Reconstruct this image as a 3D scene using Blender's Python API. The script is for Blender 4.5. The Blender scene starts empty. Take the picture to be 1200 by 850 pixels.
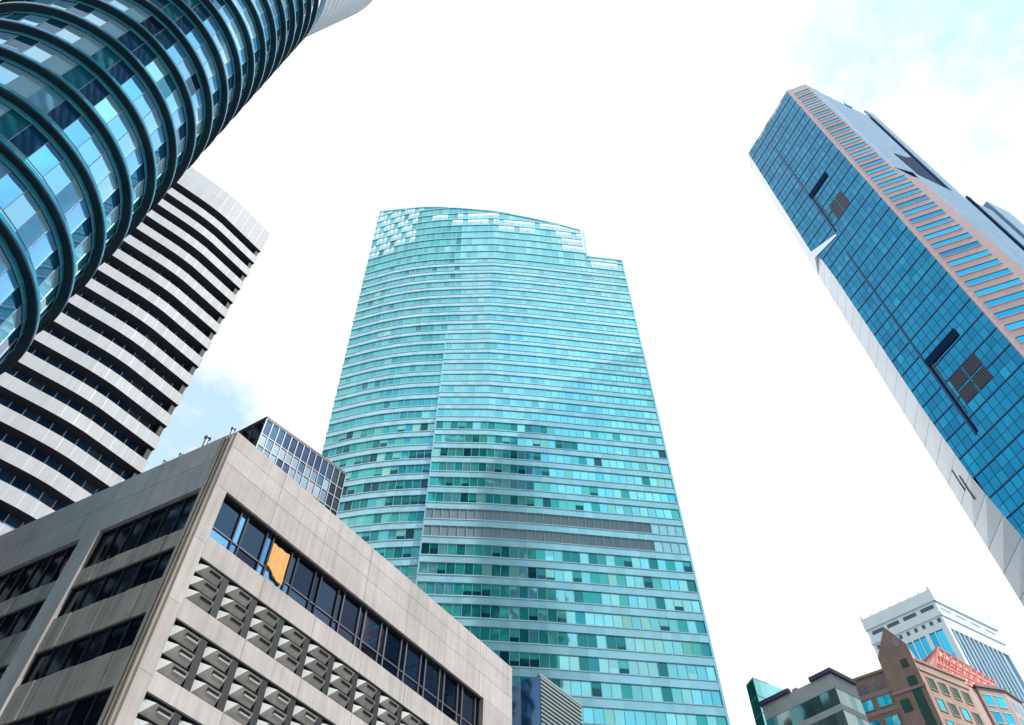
import bpy, math, random
from mathutils import Vector
random.seed(7)
S = bpy.context.scene
COL = S.collection
# ------------------------------------------------------------------ camera
cam_d = bpy.data.cameras.new('camera'); cam = bpy.data.objects.new('camera', cam_d); COL.objects.link(cam)
cam.location = (0, 0, 1.6); cam.rotation_euler = (math.radians(90 + 54.02), 0, 0)
cam_d.sensor_width = 36; cam_d.lens = 36 * 937 / 1200; cam_d.clip_end = 6000
S.camera = cam
# ------------------------------------------------------------------ light
SUN_AZ, SUN_EL = 120, 47            # compass from +Y towards +X
sd = bpy.data.lights.new('sun', 'SUN'); sd.energy = 3.2; sd.angle = math.radians(0.8); sd.color = (1, .955, .9)
so = bpy.data.objects.new('sun', sd); COL.objects.link(so)
az, el = math.radians(SUN_AZ), math.radians(SUN_EL)
so.rotation_euler = Vector((-math.sin(az)*math.cos(el), -math.cos(az)*math.cos(el), -math.sin(el))).to_track_quat('-Z', 'Y').to_euler()
W = bpy.data.worlds.new('World'); S.world = W; W.use_nodes = True
nt = W.node_tree; N = nt.nodes; L = nt.links; N.clear()
out = N.new('ShaderNodeOutputWorld'); bg = N.new('ShaderNodeBackground'); L.new(bg.outputs[0], out.inputs[0])
sky = N.new('ShaderNodeTexSky'); sky.sky_type = 'NISHITA'; sky.sun_disc = False
sky.sun_elevation = el; sky.sun_rotation = az; sky.air_density = 1.2; sky.dust_density = 1.5
tc = N.new('ShaderNodeTexCoord')
mp = N.new('ShaderNodeMapping'); mp.inputs['Scale'].default_value = (1, 1, 1.6); mp.inputs['Location'].default_value = (3.1, .4, 0.2)
L.new(tc.outputs['Generated'], mp.inputs[0])
nz = N.new('ShaderNodeTexNoise'); nz.inputs['Scale'].default_value = 3.4; nz.inputs['Detail'].default_value = 8; nz.inputs['Roughness'].default_value = .64
L.new(mp.outputs[0], nz.inputs['Vector'])
rp = N.new('ShaderNodeValToRGB'); rp.color_ramp.elements[0].position = .36; rp.color_ramp.elements[1].position = .53
rp.color_ramp.elements[0].color = (.45, .45, .45, 1); rp.color_ramp.elements[1].color = (1, 1, 1, 1)
def wmath(op, a, b=None):
    m_ = N.new('ShaderNodeMath'); m_.operation = op
    for i_, v_ in enumerate((a, b)):
        if v_ is None: continue
        if isinstance(v_, (int, float)): m_.inputs[i_].default_value = v_
        else: L.new(v_, m_.inputs[i_])
    return m_.outputs[0]
def lobe(d_, lo, amp):       # thinner cloud round a direction of the sky
    dp = N.new('ShaderNodeVectorMath'); dp.operation = 'DOT_PRODUCT'; dp.inputs[1].default_value = d_; L.new(tc.outputs['Generated'], dp.inputs[0])
    mr = N.new('ShaderNodeMapRange'); mr.interpolation_type = 'SMOOTHSTEP'; mr.inputs[1].default_value = lo; mr.inputs[2].default_value = 1; mr.inputs[3].default_value = 0; mr.inputs[4].default_value = amp
    L.new(dp.outputs['Value'], mr.inputs[0]); return mr.outputs[0]
cover = wmath('ADD', nz.outputs['Fac'], .19)
for d_, lo_, amp_ in (((.62, .12, .775), .90, .24), ((-.379, .60, .705), .991, .33), ((.1, -.85, .5), .2, .27)):
    cover = wmath('SUBTRACT', cover, lobe(d_, lo_, amp_))
L.new(cover, rp.inputs[0])
sc = N.new('ShaderNodeMixRGB'); sc.blend_type = 'MULTIPLY'; sc.inputs[0].default_value = 1; sc.inputs[2].default_value = (1.1, 3.0, 2.95, 1)
L.new(sky.outputs[0], sc.inputs[1])
mx = N.new('ShaderNodeMixRGB'); mx.inputs[2].default_value = (10.3, 10.5, 10.6, 1)      # sunlit cloud, in the sky texture's own units
L.new(rp.outputs[0], mx.inputs[0]); L.new(sc.outputs[0], mx.inputs[1]); L.new(mx.outputs[0], bg.inputs[0])
bg.inputs[1].default_value = .105
vs = S.view_settings; vs.view_transform = 'Standard'; vs.look = 'None'; vs.exposure = 0.14; vs.gamma = 1; vs.use_curve_mapping = False

# ------------------------------------------------------------------ materials
def nodes(name):
    m = bpy.data.materials.new(name); m.use_nodes = True
    return m, m.node_tree.nodes, m.node_tree.links, m.node_tree.nodes['Principled BSDF']
def plain(name, col, rough=.6, metal=0, var=.0, scale=.6, streak=0, bump=0):
    m, n, l, b = nodes(name)
    b.inputs['Roughness'].default_value = rough; b.inputs['Metallic'].default_value = metal
    if not var:
        b.inputs['Base Color'].default_value = (*col, 1); return m
    g = n.new('ShaderNodeNewGeometry')
    mp = n.new('ShaderNodeMapping'); mp.inputs['Scale'].default_value = (1, 1, 1); l.new(g.outputs['Position'], mp.inputs[0])
    a = n.new('ShaderNodeTexNoise'); a.inputs['Scale'].default_value = scale; a.inputs['Detail'].default_value = 8; a.inputs['Roughness'].default_value = .65
    l.new(mp.outputs[0], a.inputs['Vector'])
    mp2 = n.new('ShaderNodeMapping'); mp2.inputs['Scale'].default_value = (3.2, 3.2, .12); l.new(g.outputs['Position'], mp2.inputs[0])
    s = n.new('ShaderNodeTexNoise'); s.inputs['Scale'].default_value = 1.1; s.inputs['Detail'].default_value = 5; l.new(mp2.outputs[0], s.inputs['Vector'])
    r = n.new('ShaderNodeMapRange'); r.inputs[1].default_value = .3; r.inputs[2].default_value = .7; r.inputs[3].default_value = 1 - var; r.inputs[4].default_value = 1 + var*.6
    l.new(a.outputs['Fac'], r.inputs[0])
    r2 = n.new('ShaderNodeMapRange'); r2.inputs[1].default_value = .42; r2.inputs[2].default_value = .68; r2.inputs[3].default_value = 1; r2.inputs[4].default_value = 1 - streak
    l.new(s.outputs['Fac'], r2.inputs[0])
    at = n.new('ShaderNodeAttribute'); at.attribute_name = 'rnd'
    r3 = n.new('ShaderNodeMapRange'); r3.inputs[3].default_value = 1 - var*.5; r3.inputs[4].default_value = 1 + var*.4; l.new(at.outputs['Fac'], r3.inputs[0])
    mu = n.new('ShaderNodeMath'); mu.operation = 'MULTIPLY'; l.new(r.outputs[0], mu.inputs[0]); l.new(r2.outputs[0], mu.inputs[1])
    mu2 = n.new('ShaderNodeMath'); mu2.operation = 'MULTIPLY'; l.new(mu.outputs[0], mu2.inputs[0]); l.new(r3.outputs[0], mu2.inputs[1])
    v = n.new('ShaderNodeVectorMath'); v.operation = 'SCALE'; v.inputs[0].default_value = col; l.new(mu2.outputs[0], v.inputs['Scale'])
    l.new(v.outputs[0], b.inputs['Base Color'])
    if bump:
        bp = n.new('ShaderNodeBump'); bp.inputs['Strength'].default_value = bump; bp.inputs['Distance'].default_value = .02
        f = n.new('ShaderNodeTexNoise'); f.inputs['Scale'].default_value = 9; f.inputs['Detail'].default_value = 6; l.new(g.outputs['Position'], f.inputs['Vector'])
        l.new(f.outputs['Fac'], bp.inputs['Height']); l.new(bp.outputs[0], b.inputs['Normal'])
    return m
def glass(name, stops, metal=.85, rough=.04, tilt=.02, wave=.012):
    """coated curtain-wall glass; 'rnd' picks each pane's tint (blinds, rooms; painted reflections on the round tower) and its slight lean"""
    m, n, l, b = nodes(name)
    b.inputs['Metallic'].default_value = metal; b.inputs['Roughness'].default_value = rough
    at = n.new('ShaderNodeAttribute'); at.attribute_name = 'rnd'
    r = n.new('ShaderNodeValToRGB'); cr = r.color_ramp; cr.interpolation = 'CONSTANT'
    while len(cr.elements) < len(stops): cr.elements.new(.5)
    for e, (p, c) in zip(cr.elements, stops): e.position = p; e.color = (*c, 1)
    l.new(at.outputs['Fac'], r.inputs[0])
    g = n.new('ShaderNodeNewGeometry')
    wn = n.new('ShaderNodeTexWhiteNoise'); wn.noise_dimensions = '1D'; l.new(at.outputs['Fac'], wn.inputs['W'])
    sb = n.new('ShaderNodeVectorMath'); sb.operation = 'SUBTRACT'; sb.inputs[1].default_value = (.5, .5, .5); l.new(wn.outputs['Color'], sb.inputs[0])
    s1 = n.new('ShaderNodeVectorMath'); s1.operation = 'SCALE'; s1.inputs['Scale'].default_value = tilt; l.new(sb.outputs[0], s1.inputs[0])
    no = n.new('ShaderNodeTexNoise'); no.inputs['Scale'].default_value = .55; no.inputs['Detail'].default_value = 1; l.new(g.outputs['Position'], no.inputs['Vector'])
    s2 = n.new('ShaderNodeVectorMath'); s2.operation = 'SUBTRACT'; s2.inputs[1].default_value = (.5, .5, .5); l.new(no.outputs['Color'], s2.inputs[0])
    s3 = n.new('ShaderNodeVectorMath'); s3.operation = 'SCALE'; s3.inputs['Scale'].default_value = wave*2; l.new(s2.outputs[0], s3.inputs[0])
    a1 = n.new('ShaderNodeVectorMath'); l.new(g.outputs['Normal'], a1.inputs[0]); l.new(s1.outputs[0], a1.inputs[1])
    a2 = n.new('ShaderNodeVectorMath'); l.new(a1.outputs[0], a2.inputs[0]); l.new(s3.outputs[0], a2.inputs[1])
    nn = n.new('ShaderNodeVectorMath'); nn.operation = 'NORMALIZE'; l.new(a2.outputs[0], nn.inputs[0]); l.new(nn.outputs[0], b.inputs['Normal'])
    mp = n.new('ShaderNodeTexWhiteNoise'); mp.noise_dimensions = '1D'
    ad = n.new('ShaderNodeMath'); ad.operation = 'ADD'; ad.inputs[1].default_value = 3.7; l.new(at.outputs['Fac'], ad.inputs[0]); l.new(ad.outputs[0], mp.inputs['W'])
    rr = n.new('ShaderNodeMapRange'); rr.inputs[3].default_value = .9; rr.inputs[4].default_value = 1.07; l.new(mp.outputs['Value'], rr.inputs[0])
    v = n.new('ShaderNodeVectorMath'); v.operation = 'SCALE'; l.new(r.outputs[0], v.inputs[0]); l.new(rr.outputs[0], v.inputs['Scale'])
    l.new(v.outputs[0], b.inputs['Base Color'])
    return m
M = {}
M['concrete'] = plain('concrete', (.52, .475, .46), .85, 0, .17, .3, .17, .3)
M['concrete_side'] = plain('concrete_brown', (.46, .39, .33), .85, 0, .2, .5, .3, .25)
M['hood'] = plain('hood_concrete', (.4, .385, .36), .8, 0, .18, .8, .2, .15)
M['white_paint'] = plain('white_paint', (.78, .79, .78), .5, 0, .05, 2)
M['dark'] = plain('dark_void', (.012, .013, .016), .5)
M['dark_frame'] = plain('dark_frame', (.03, .032, .04), .4, .3)
M['grey_frame'] = plain('grey_frame', (.16, .16, .19), .4, .4)
M['win_dark'] = glass('dark_window_glass', [(0, (.04, .045, .08)), (.35, (.02, .024, .045)), (.6, (.06, .068, .11)), (.85, (.02, .02, .04))], .8, .03, .03)
M['win_blue'] = glass('blue_window_glass', [(0, (.22, .34, .56)), (.5, (.12, .2, .4)), (.8, (.04, .05, .09))], .85, .03, .03)
M['side_glass'] = glass('side_glass', [(0, (.01, .011, .02)), (.5, (.018, .02, .035)), (.8, (.035, .04, .07))], .6, .06, .03)
M['lilac_glass'] = glass('lilac_grey_glass', [(0, (.30, .30, .38)), (.5, (.2, .21, .3)), (.8, (.38, .33, .38))], .8, .08, .02)
M['navy_glass'] = glass('navy_glass', [(0, (.05, .06, .13)), (.5, (.09, .11, .2)), (.8, (.03, .03, .07))], .85, .05, .02)
M['orange'] = plain('orange_cloth', (.80, .42, .14), .85, 0, .1, 3)
M['roof'] = plain('roof_felt', (.2, .2, .2), .9, 0, .1, .5)
M['steel'] = plain('steel', (.3, .34, .4), .45, .6, .05)
M['ground'] = plain('pavement', (.32, .31, .3), .9, 0, .15, .2)
# cylinder tower
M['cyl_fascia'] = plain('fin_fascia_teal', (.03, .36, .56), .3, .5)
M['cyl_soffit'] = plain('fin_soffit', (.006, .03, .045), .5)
M['cyl_span'] = glass('spandrel_glass_blue', [(0, (.10, .60, .85)), (.6, (.08, .52, .78))], .3, .15, .01)
M['cyl_glass'] = glass('facade_glass_blue', [(0, (.28, .66, .95)), (.30, (.16, .50, .88)), (.52, (.42, .76, .98)), (.66, (.02, .26, .36)), (.78, (.015, .10, .22)), (.88, (.01, .05, .12)), (.95, (.6, .85, .95))], .55, .03, .03, .003)  # light, teal, navy and white tints carry painted reflections
M['cyl_mull'] = plain('mullion_grey', (.35, .45, .52), .4, .4)
# striped tower
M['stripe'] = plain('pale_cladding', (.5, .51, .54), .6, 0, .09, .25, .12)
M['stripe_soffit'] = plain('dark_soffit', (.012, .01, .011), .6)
M['stripe_glass'] = glass('strip_window_glass', [(0, (.04, .14, .32)), (.5, (.07, .22, .44)), (.8, (.16, .3, .5))], .8, .05, .03)
# centre tower
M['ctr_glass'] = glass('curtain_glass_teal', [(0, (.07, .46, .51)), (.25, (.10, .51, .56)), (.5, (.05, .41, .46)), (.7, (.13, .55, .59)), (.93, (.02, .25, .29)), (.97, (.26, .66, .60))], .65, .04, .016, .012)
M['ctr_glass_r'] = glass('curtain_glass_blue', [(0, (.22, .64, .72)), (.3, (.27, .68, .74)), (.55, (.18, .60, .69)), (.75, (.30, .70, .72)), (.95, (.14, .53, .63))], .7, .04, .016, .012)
M['ctr_low'] = glass('clear_office_glass', [(0, (.03, .42, .40)), (.22, (.08, .52, .48)), (.42, (.01, .24, .25)), (.6, (.16, .60, .56)), (.74, (.004, .09, .11)), (.86, (.30, .70, .62)), (.94, (.02, .34, .42))], .5, .04, .02, .01)
M['ctr_span'] = glass('spandrel_glass_pale', [(0, (.42, .73, .84)), (.6, (.44, .75, .85))], .35, .25, .01)
M['ctr_line'] = plain('spandrel_trim', (.55, .72, .8), .4, .3)
M['ctr_mull'] = plain('mullion_pale', (.32, .6, .66), .4, .3)
M['louvre'] = plain('plant_louvre', (.22, .27, .3), .5, .3, .1)
# right tower
M['blue_glass'] = glass('deep_blue_glass', [(0, (.008, .20, .39)), (.4, (.009, .22, .42)), (.75, (.007, .175, .35)), (.93, (.012, .26, .46))], .92, .04, .02, .02)
M['blue_mull'] = plain('dark_blue_mullion', (.008, .07, .16), .4, .3)
M['pink'] = plain('pink_granite', (.74, .50, .50), .5, 0, .08, .6, .05)
M['pink_glass'] = glass('strip_glass_azure', [(0, (.03, .42, .68)), (.5, (.05, .5, .74)), (.85, (.02, .3, .55))], .9, .04, .02)
M['silver'] = plain('silver_cladding', (.26, .38, .52), .95, 0, .1, .5, .08)
M['silver'].node_tree.nodes['Principled BSDF'].inputs['Specular IOR Level'].default_value = .1
M['palewhite'] = plain('pale_cladding_white', (.82, .86, .93), .3, .6, .05, .4, .04)
M['navy'] = plain('navy_recess', (.01, .03, .09), .9, 0)
M['navy'].node_tree.nodes['Principled BSDF'].inputs['Specular IOR Level'].default_value = .05
M['brown_louvre'] = plain('brown_louvre', (.13, .12, .15), .5, .2, .1)
# far group
M['far_white'] = plain('white_cladding', (.62, .7, .76), .55, 0, .05, .2, .05)
M['far_glass'] = glass('far_blue_glass', [(0, (.03, .4, .66)), (.5, (.05, .48, .72)), (.8, (.02, .33, .6))], .9, .05, .03)
M['far_glass_r'] = glass('far_grey_blue_glass', [(0, (.26, .48, .64)), (.5, (.22, .42, .6))], .85, .08, .03)
M['far_slot'] = plain('shadow_slot', (.05, .1, .12), .6)
M['brown'] = plain('brown_stone', (.52, .36, .30), .8, 0, .14, .5, .12, .2)
M['brown_pale'] = plain('pale_stone', (.58, .43, .40), .8, 0, .1, .5, .1)
M['arch_win'] = glass('mauve_window', [(0, (.22, .17, .2)), (.5, (.16, .13, .16))], .6, .1, .03)
M['cyan_win'] = glass('cyan_window', [(0, (.05, .72, .85)), (.5, (.02, .6, .75)), (.85, (.2, .8, .9))], .9, .05, .04)
M['green_win'] = plain('dark_green_recess', (.008, .09, .07), .4, .2)
M['red'] = plain('red_lattice', (.78, .22, .18), .5)
M['pinkish'] = plain('pink_infill', (.82, .60, .60), .6)
M['teal_a'] = glass('pale_teal_glass', [(0, (.3, .75, .78)), (.5, (.24, .66, .7)), (.8, (.38, .8, .84))], .85, .05, .02)
M['teal_b'] = glass('bright_teal_glass', [(0, (.01, .55, .5)), (.5, (.02, .64, .6))], .9, .05, .03)
M['grey_teal'] = glass('grey_teal_glass', [(0, (.3, .42, .42)), (.4, (.08, .24, .26)), (.7, (.2, .34, .35)), (.85, (.36, .5, .5))], .8, .06, .05)
M['grey_clad'] = plain('grey_cladding', (.4, .44, .44), .6, 0, .08, .5, .06)
M['purple'] = plain('purple_eave', (.06, .035, .12), .5)
M['slat'] = plain('louvre_slat', (.3, .37, .38), .5, .3, .06)
M['slat_back'] = plain('louvre_back', (.015, .05, .06), .6)
M['round_glass'] = glass('dark_blue_glass', [(0, (.06, .11, .20)), (.5, (.04, .08, .16)), (.8, (.08, .15, .26))], .85, .05, .03)

# ------------------------------------------------------------------ mesh helpers
class MB:
    def __init__(s): s.v = []; s.f = []; s.m = []; s.r = []; s.mats = []
    def mi(s, k):
        if k not in s.mats: s.mats.append(k)
        return s.mats.index(k)
    def poly(s, pts, mat, rnd=None):
        i = len(s.v); s.v += [tuple(p) for p in pts]; s.f.append(tuple(range(i, i+len(pts))))
        s.m.append(s.mi(mat)); s.r.append(random.random() if rnd is None else rnd)
    def hexa(s, b, t, mat, rnd=None):
        """b, t: four bottom / top points, counter-clockwise from above"""
        if rnd is None: rnd = random.random()
        s.poly(b[::-1], mat, rnd); s.poly(t, mat, rnd)
        for i in range(4):
            j = (i+1) % 4; s.poly((b[i], b[j], t[j], t[i]), mat, rnd)
    def build(s, name, parent=None, label=None):
        if not s.f: return None
        me = bpy.data.meshes.new(name); o = Vector((0, 0, 0))
        q_ = parent
        while q_ is not None: o = o + Vector(q_.location); q_ = q_.parent
        me.from_pydata([(a-o.x, b-o.y, c-o.z) for a, b, c in s.v], [], s.f)
        for k in s.mats: me.materials.append(M[k])
        me.polygons.foreach_set('material_index', s.m)
        at = me.attributes.new('rnd', 'FLOAT', 'FACE'); at.data.foreach_set('value', s.r)
        me.update()
        ob = bpy.data.objects.new(name, me); COL.objects.link(ob)
        if parent is not None: ob.parent = parent
        if label: ob['label'] = label
        return ob
def root(name, loc, label, cat, group=None):
    o = bpy.data.objects.new(name, None); COL.objects.link(o); o.location = loc
    o['label'] = label; o['category'] = cat
    if group: o['group'] = group
    return o
class Fr:
    """vertical facade frame: a -> b runs left to right as seen from outside, d > 0 is outwards"""
    def __init__(s, a, b):
        s.a = Vector((a[0], a[1])); d = Vector((b[0], b[1])) - s.a; s.len = d.length; s.u = d.normalized(); s.n = Vector((s.u.y, -s.u.x))
    def p(s, q, z, d=0):
        w = s.a + s.u*q + s.n*d; return (w.x, w.y, z)
def box(mb, F, s0, s1, z0, z1, d0, d1, mat, rnd=None):
    mb.hexa([F.p(s0, z0, d1), F.p(s1, z0, d1), F.p(s1, z0, d0), F.p(s0, z0, d0)],
            [F.p(s0, z1, d1), F.p(s1, z1, d1), F.p(s1, z1, d0), F.p(s0, z1, d0)], mat, rnd)
def prism(mb, pts, z0, z1, mat, side=None):
    """pts counter-clockwise from above"""
    n = len(pts)
    z0f = z0 if callable(z0) else (lambda i: z0); z1f = z1 if callable(z1) else (lambda i: z1)
    for i in range(n):
        j = (i+1) % n
        mb.poly([(*pts[i][:2], z0f(i)), (*pts[j][:2], z0f(j)), (*pts[j][:2], z1f(j)), (*pts[i][:2], z1f(i))], side or mat)
    mb.poly([(*pts[i][:2], z1f(i)) for i in range(n)], mat); mb.poly([(*pts[i][:2], z0f(i)) for i in range(n)][::-1], mat)
def offset(pts, d, closed=False):
    r = []; n = len(pts)
    for i in range(n):
        p = Vector(pts[i][:2]); dirs = []
        if closed or i > 0: dirs.append((p - Vector(pts[i-1][:2])).normalized())
        if closed or i < n-1: dirs.append((Vector(pts[(i+1) % n][:2]) - p).normalized())
        ns = [Vector((q.y, -q.x)) for q in dirs]; m = sum(ns, Vector((0, 0))) / len(ns); m = m / max(m.length_squared, .3)
        w = p + m*d; r.append((w.x, w.y))
    return r
def resample(pts, step):
    L_ = [0]
    for i in range(1, len(pts)): L_.append(L_[-1] + math.dist(pts[i], pts[i-1]))
    n = max(1, round(L_[-1]/step)); out_ = []
    for k in range(n+1):
        s = L_[-1]*k/n; i = 0
        while i < len(L_)-2 and L_[i+1] < s: i += 1
        t = (s-L_[i])/max(1e-9, L_[i+1]-L_[i]); out_.append((pts[i][0]+(pts[i+1][0]-pts[i][0])*t, pts[i][1]+(pts[i+1][1]-pts[i][1])*t))
    return out_
def slab(mb, inner, outer, z0, z1, mface, msoff, mtop=None, closed=False):
    n = len(outer); R_ = range(n if closed else n-1)
    for i in R_:
        j = (i+1) % n; a, b, c, d = outer[i], outer[j], inner[j], inner[i]; r = random.random()
        mb.poly([(*a, z0), (*b, z0), (*b, z1), (*a, z1)], mface, r)
        mb.poly([(*d, z0), (*c, z0), (*b, z0), (*a, z0)], msoff, r)
        mb.poly([(*a, z1), (*b, z1), (*c, z1), (*d, z1)], mtop or mface, r)
    if not closed:
        for i in (0, n-1):
            mb.poly([(*outer[i], z0), (*inner[i], z0), (*inner[i], z1), (*outer[i], z1)], mface)
def panes(mb, pts, z0, z1, mat, closed=False, mull=None, mw=.05, md=.06, pick=None, skip=None):
    n = len(pts)
    for i in range(n if closed else n-1):
        j = (i+1) % n
        if skip and skip(i, z0): continue
        rr = pick(i) if pick else None
        mb.poly([(*pts[i], z0), (*pts[j], z0), (*pts[j], z1), (*pts[i], z1)], mat, rr)
    if mull:
        for i in range(n):
            if skip and skip(min(i, n-2), z0) and not closed: pass
            j = (i+1) % n if (closed or i < n-1) else i-1
            F = Fr(pts[i], pts[j]) if (closed or i < n-1) else Fr(pts[j], pts[i])
            o = 0 if (closed or i < n-1) else F.len
            box(mb, F, o-mw, o+mw, z0, z1, -.02, md, mull)

# ------------------------------------------------------------------ ground
g = MB(); g.poly([(-2500, -2500, 0), (2500, -2500, 0), (2500, 2500, 0), (-2500, 2500, 0)], 'ground')
go = g.build('ground'); go['kind'] = 'structure'

# ================================================================== A  cylindrical tower, upper left
def cylinder_tower():
    cx, cy = -41.04, 25.17
    t = root('cylindrical_tower', (cx, cy, 0), 'round blue glass tower ringed by dark curved fins at the upper left corner', 'office tower')
    NP = 40; FS = 5.2
    A0 = math.radians(7)
    def ring(r, n=NP*2): return [(cx + r*math.cos(A0+2*math.pi*k/n), cy + r*math.sin(A0+2*math.pi*k/n)) for k in range(n)]
    def ring_p(r): return ring(r, NP)
    R = lambda z: 9.98 + .014*(z-45)
    core = MB(); prism(core, ring(8.2), 0, 139, 'dark'); core.build('core', t)
    # column tints paint the surroundings' reflection into the panes, alike on every floor
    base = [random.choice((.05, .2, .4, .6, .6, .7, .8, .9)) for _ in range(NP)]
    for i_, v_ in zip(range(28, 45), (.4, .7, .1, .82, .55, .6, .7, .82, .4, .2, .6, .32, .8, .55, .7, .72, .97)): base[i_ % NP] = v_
    z = 52.04 - 10*FS
    k = 0
    while z < 138:
        ro = R(z); rg = ro - .68
        b = MB()
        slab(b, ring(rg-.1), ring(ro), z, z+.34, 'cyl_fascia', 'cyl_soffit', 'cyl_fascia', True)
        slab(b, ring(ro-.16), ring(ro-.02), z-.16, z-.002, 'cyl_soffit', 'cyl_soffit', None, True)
        b.build('fin', t)
        # spandrel under the fin
        b = MB(); panes(b, ring_p(rg), z-.6, z, 'cyl_span', True, 'cyl_mull', .02, .03); b.build('spandrel', t)
        b = MB()
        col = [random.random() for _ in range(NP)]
        # most panes keep their column's painted reflection tint, the rest are random
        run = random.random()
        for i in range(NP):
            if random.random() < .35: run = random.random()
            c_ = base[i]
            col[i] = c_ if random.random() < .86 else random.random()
        z0, z1 = z+.34, z+FS-.6
        zt = z0 + (z1-z0)*.26
        rp_ = ring_p(rg)
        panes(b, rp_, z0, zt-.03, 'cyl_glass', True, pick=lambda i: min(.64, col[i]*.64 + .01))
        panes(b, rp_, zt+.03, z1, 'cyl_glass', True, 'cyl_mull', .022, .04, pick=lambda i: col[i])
        slab(b, ring_p(rg-.02), ring_p(rg+.04), zt-.03, zt+.03, 'cyl_mull', 'cyl_mull', None, True)
        if k % 2 == 0:          # a few open top-hung vents
            for i in random.sample(range(NP), 5):
                F = Fr(rp_[i], rp_[(i+1) % NP]); box(b, F, .1, F.len-.1, zt-.1, zt-.02, 0, .3, 'palewhite')
        b.build('window_band', t)
        z += FS; k += 1
    # flared louvred crown
    for i in range(15):
        zz = 142.5 + i*3.0; rr = 11.3 + i*.4
        b = MB(); slab(b, ring(rr-.9), ring(rr), zz, zz+.5, 'palewhite', 'palewhite', None, True); b.build('crown_louvre', t)
    b = MB(); prism(b, ring(9.0), 139, 184, 'palewhite'); b.build('crown_drum', t)
cylinder_tower()

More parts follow.
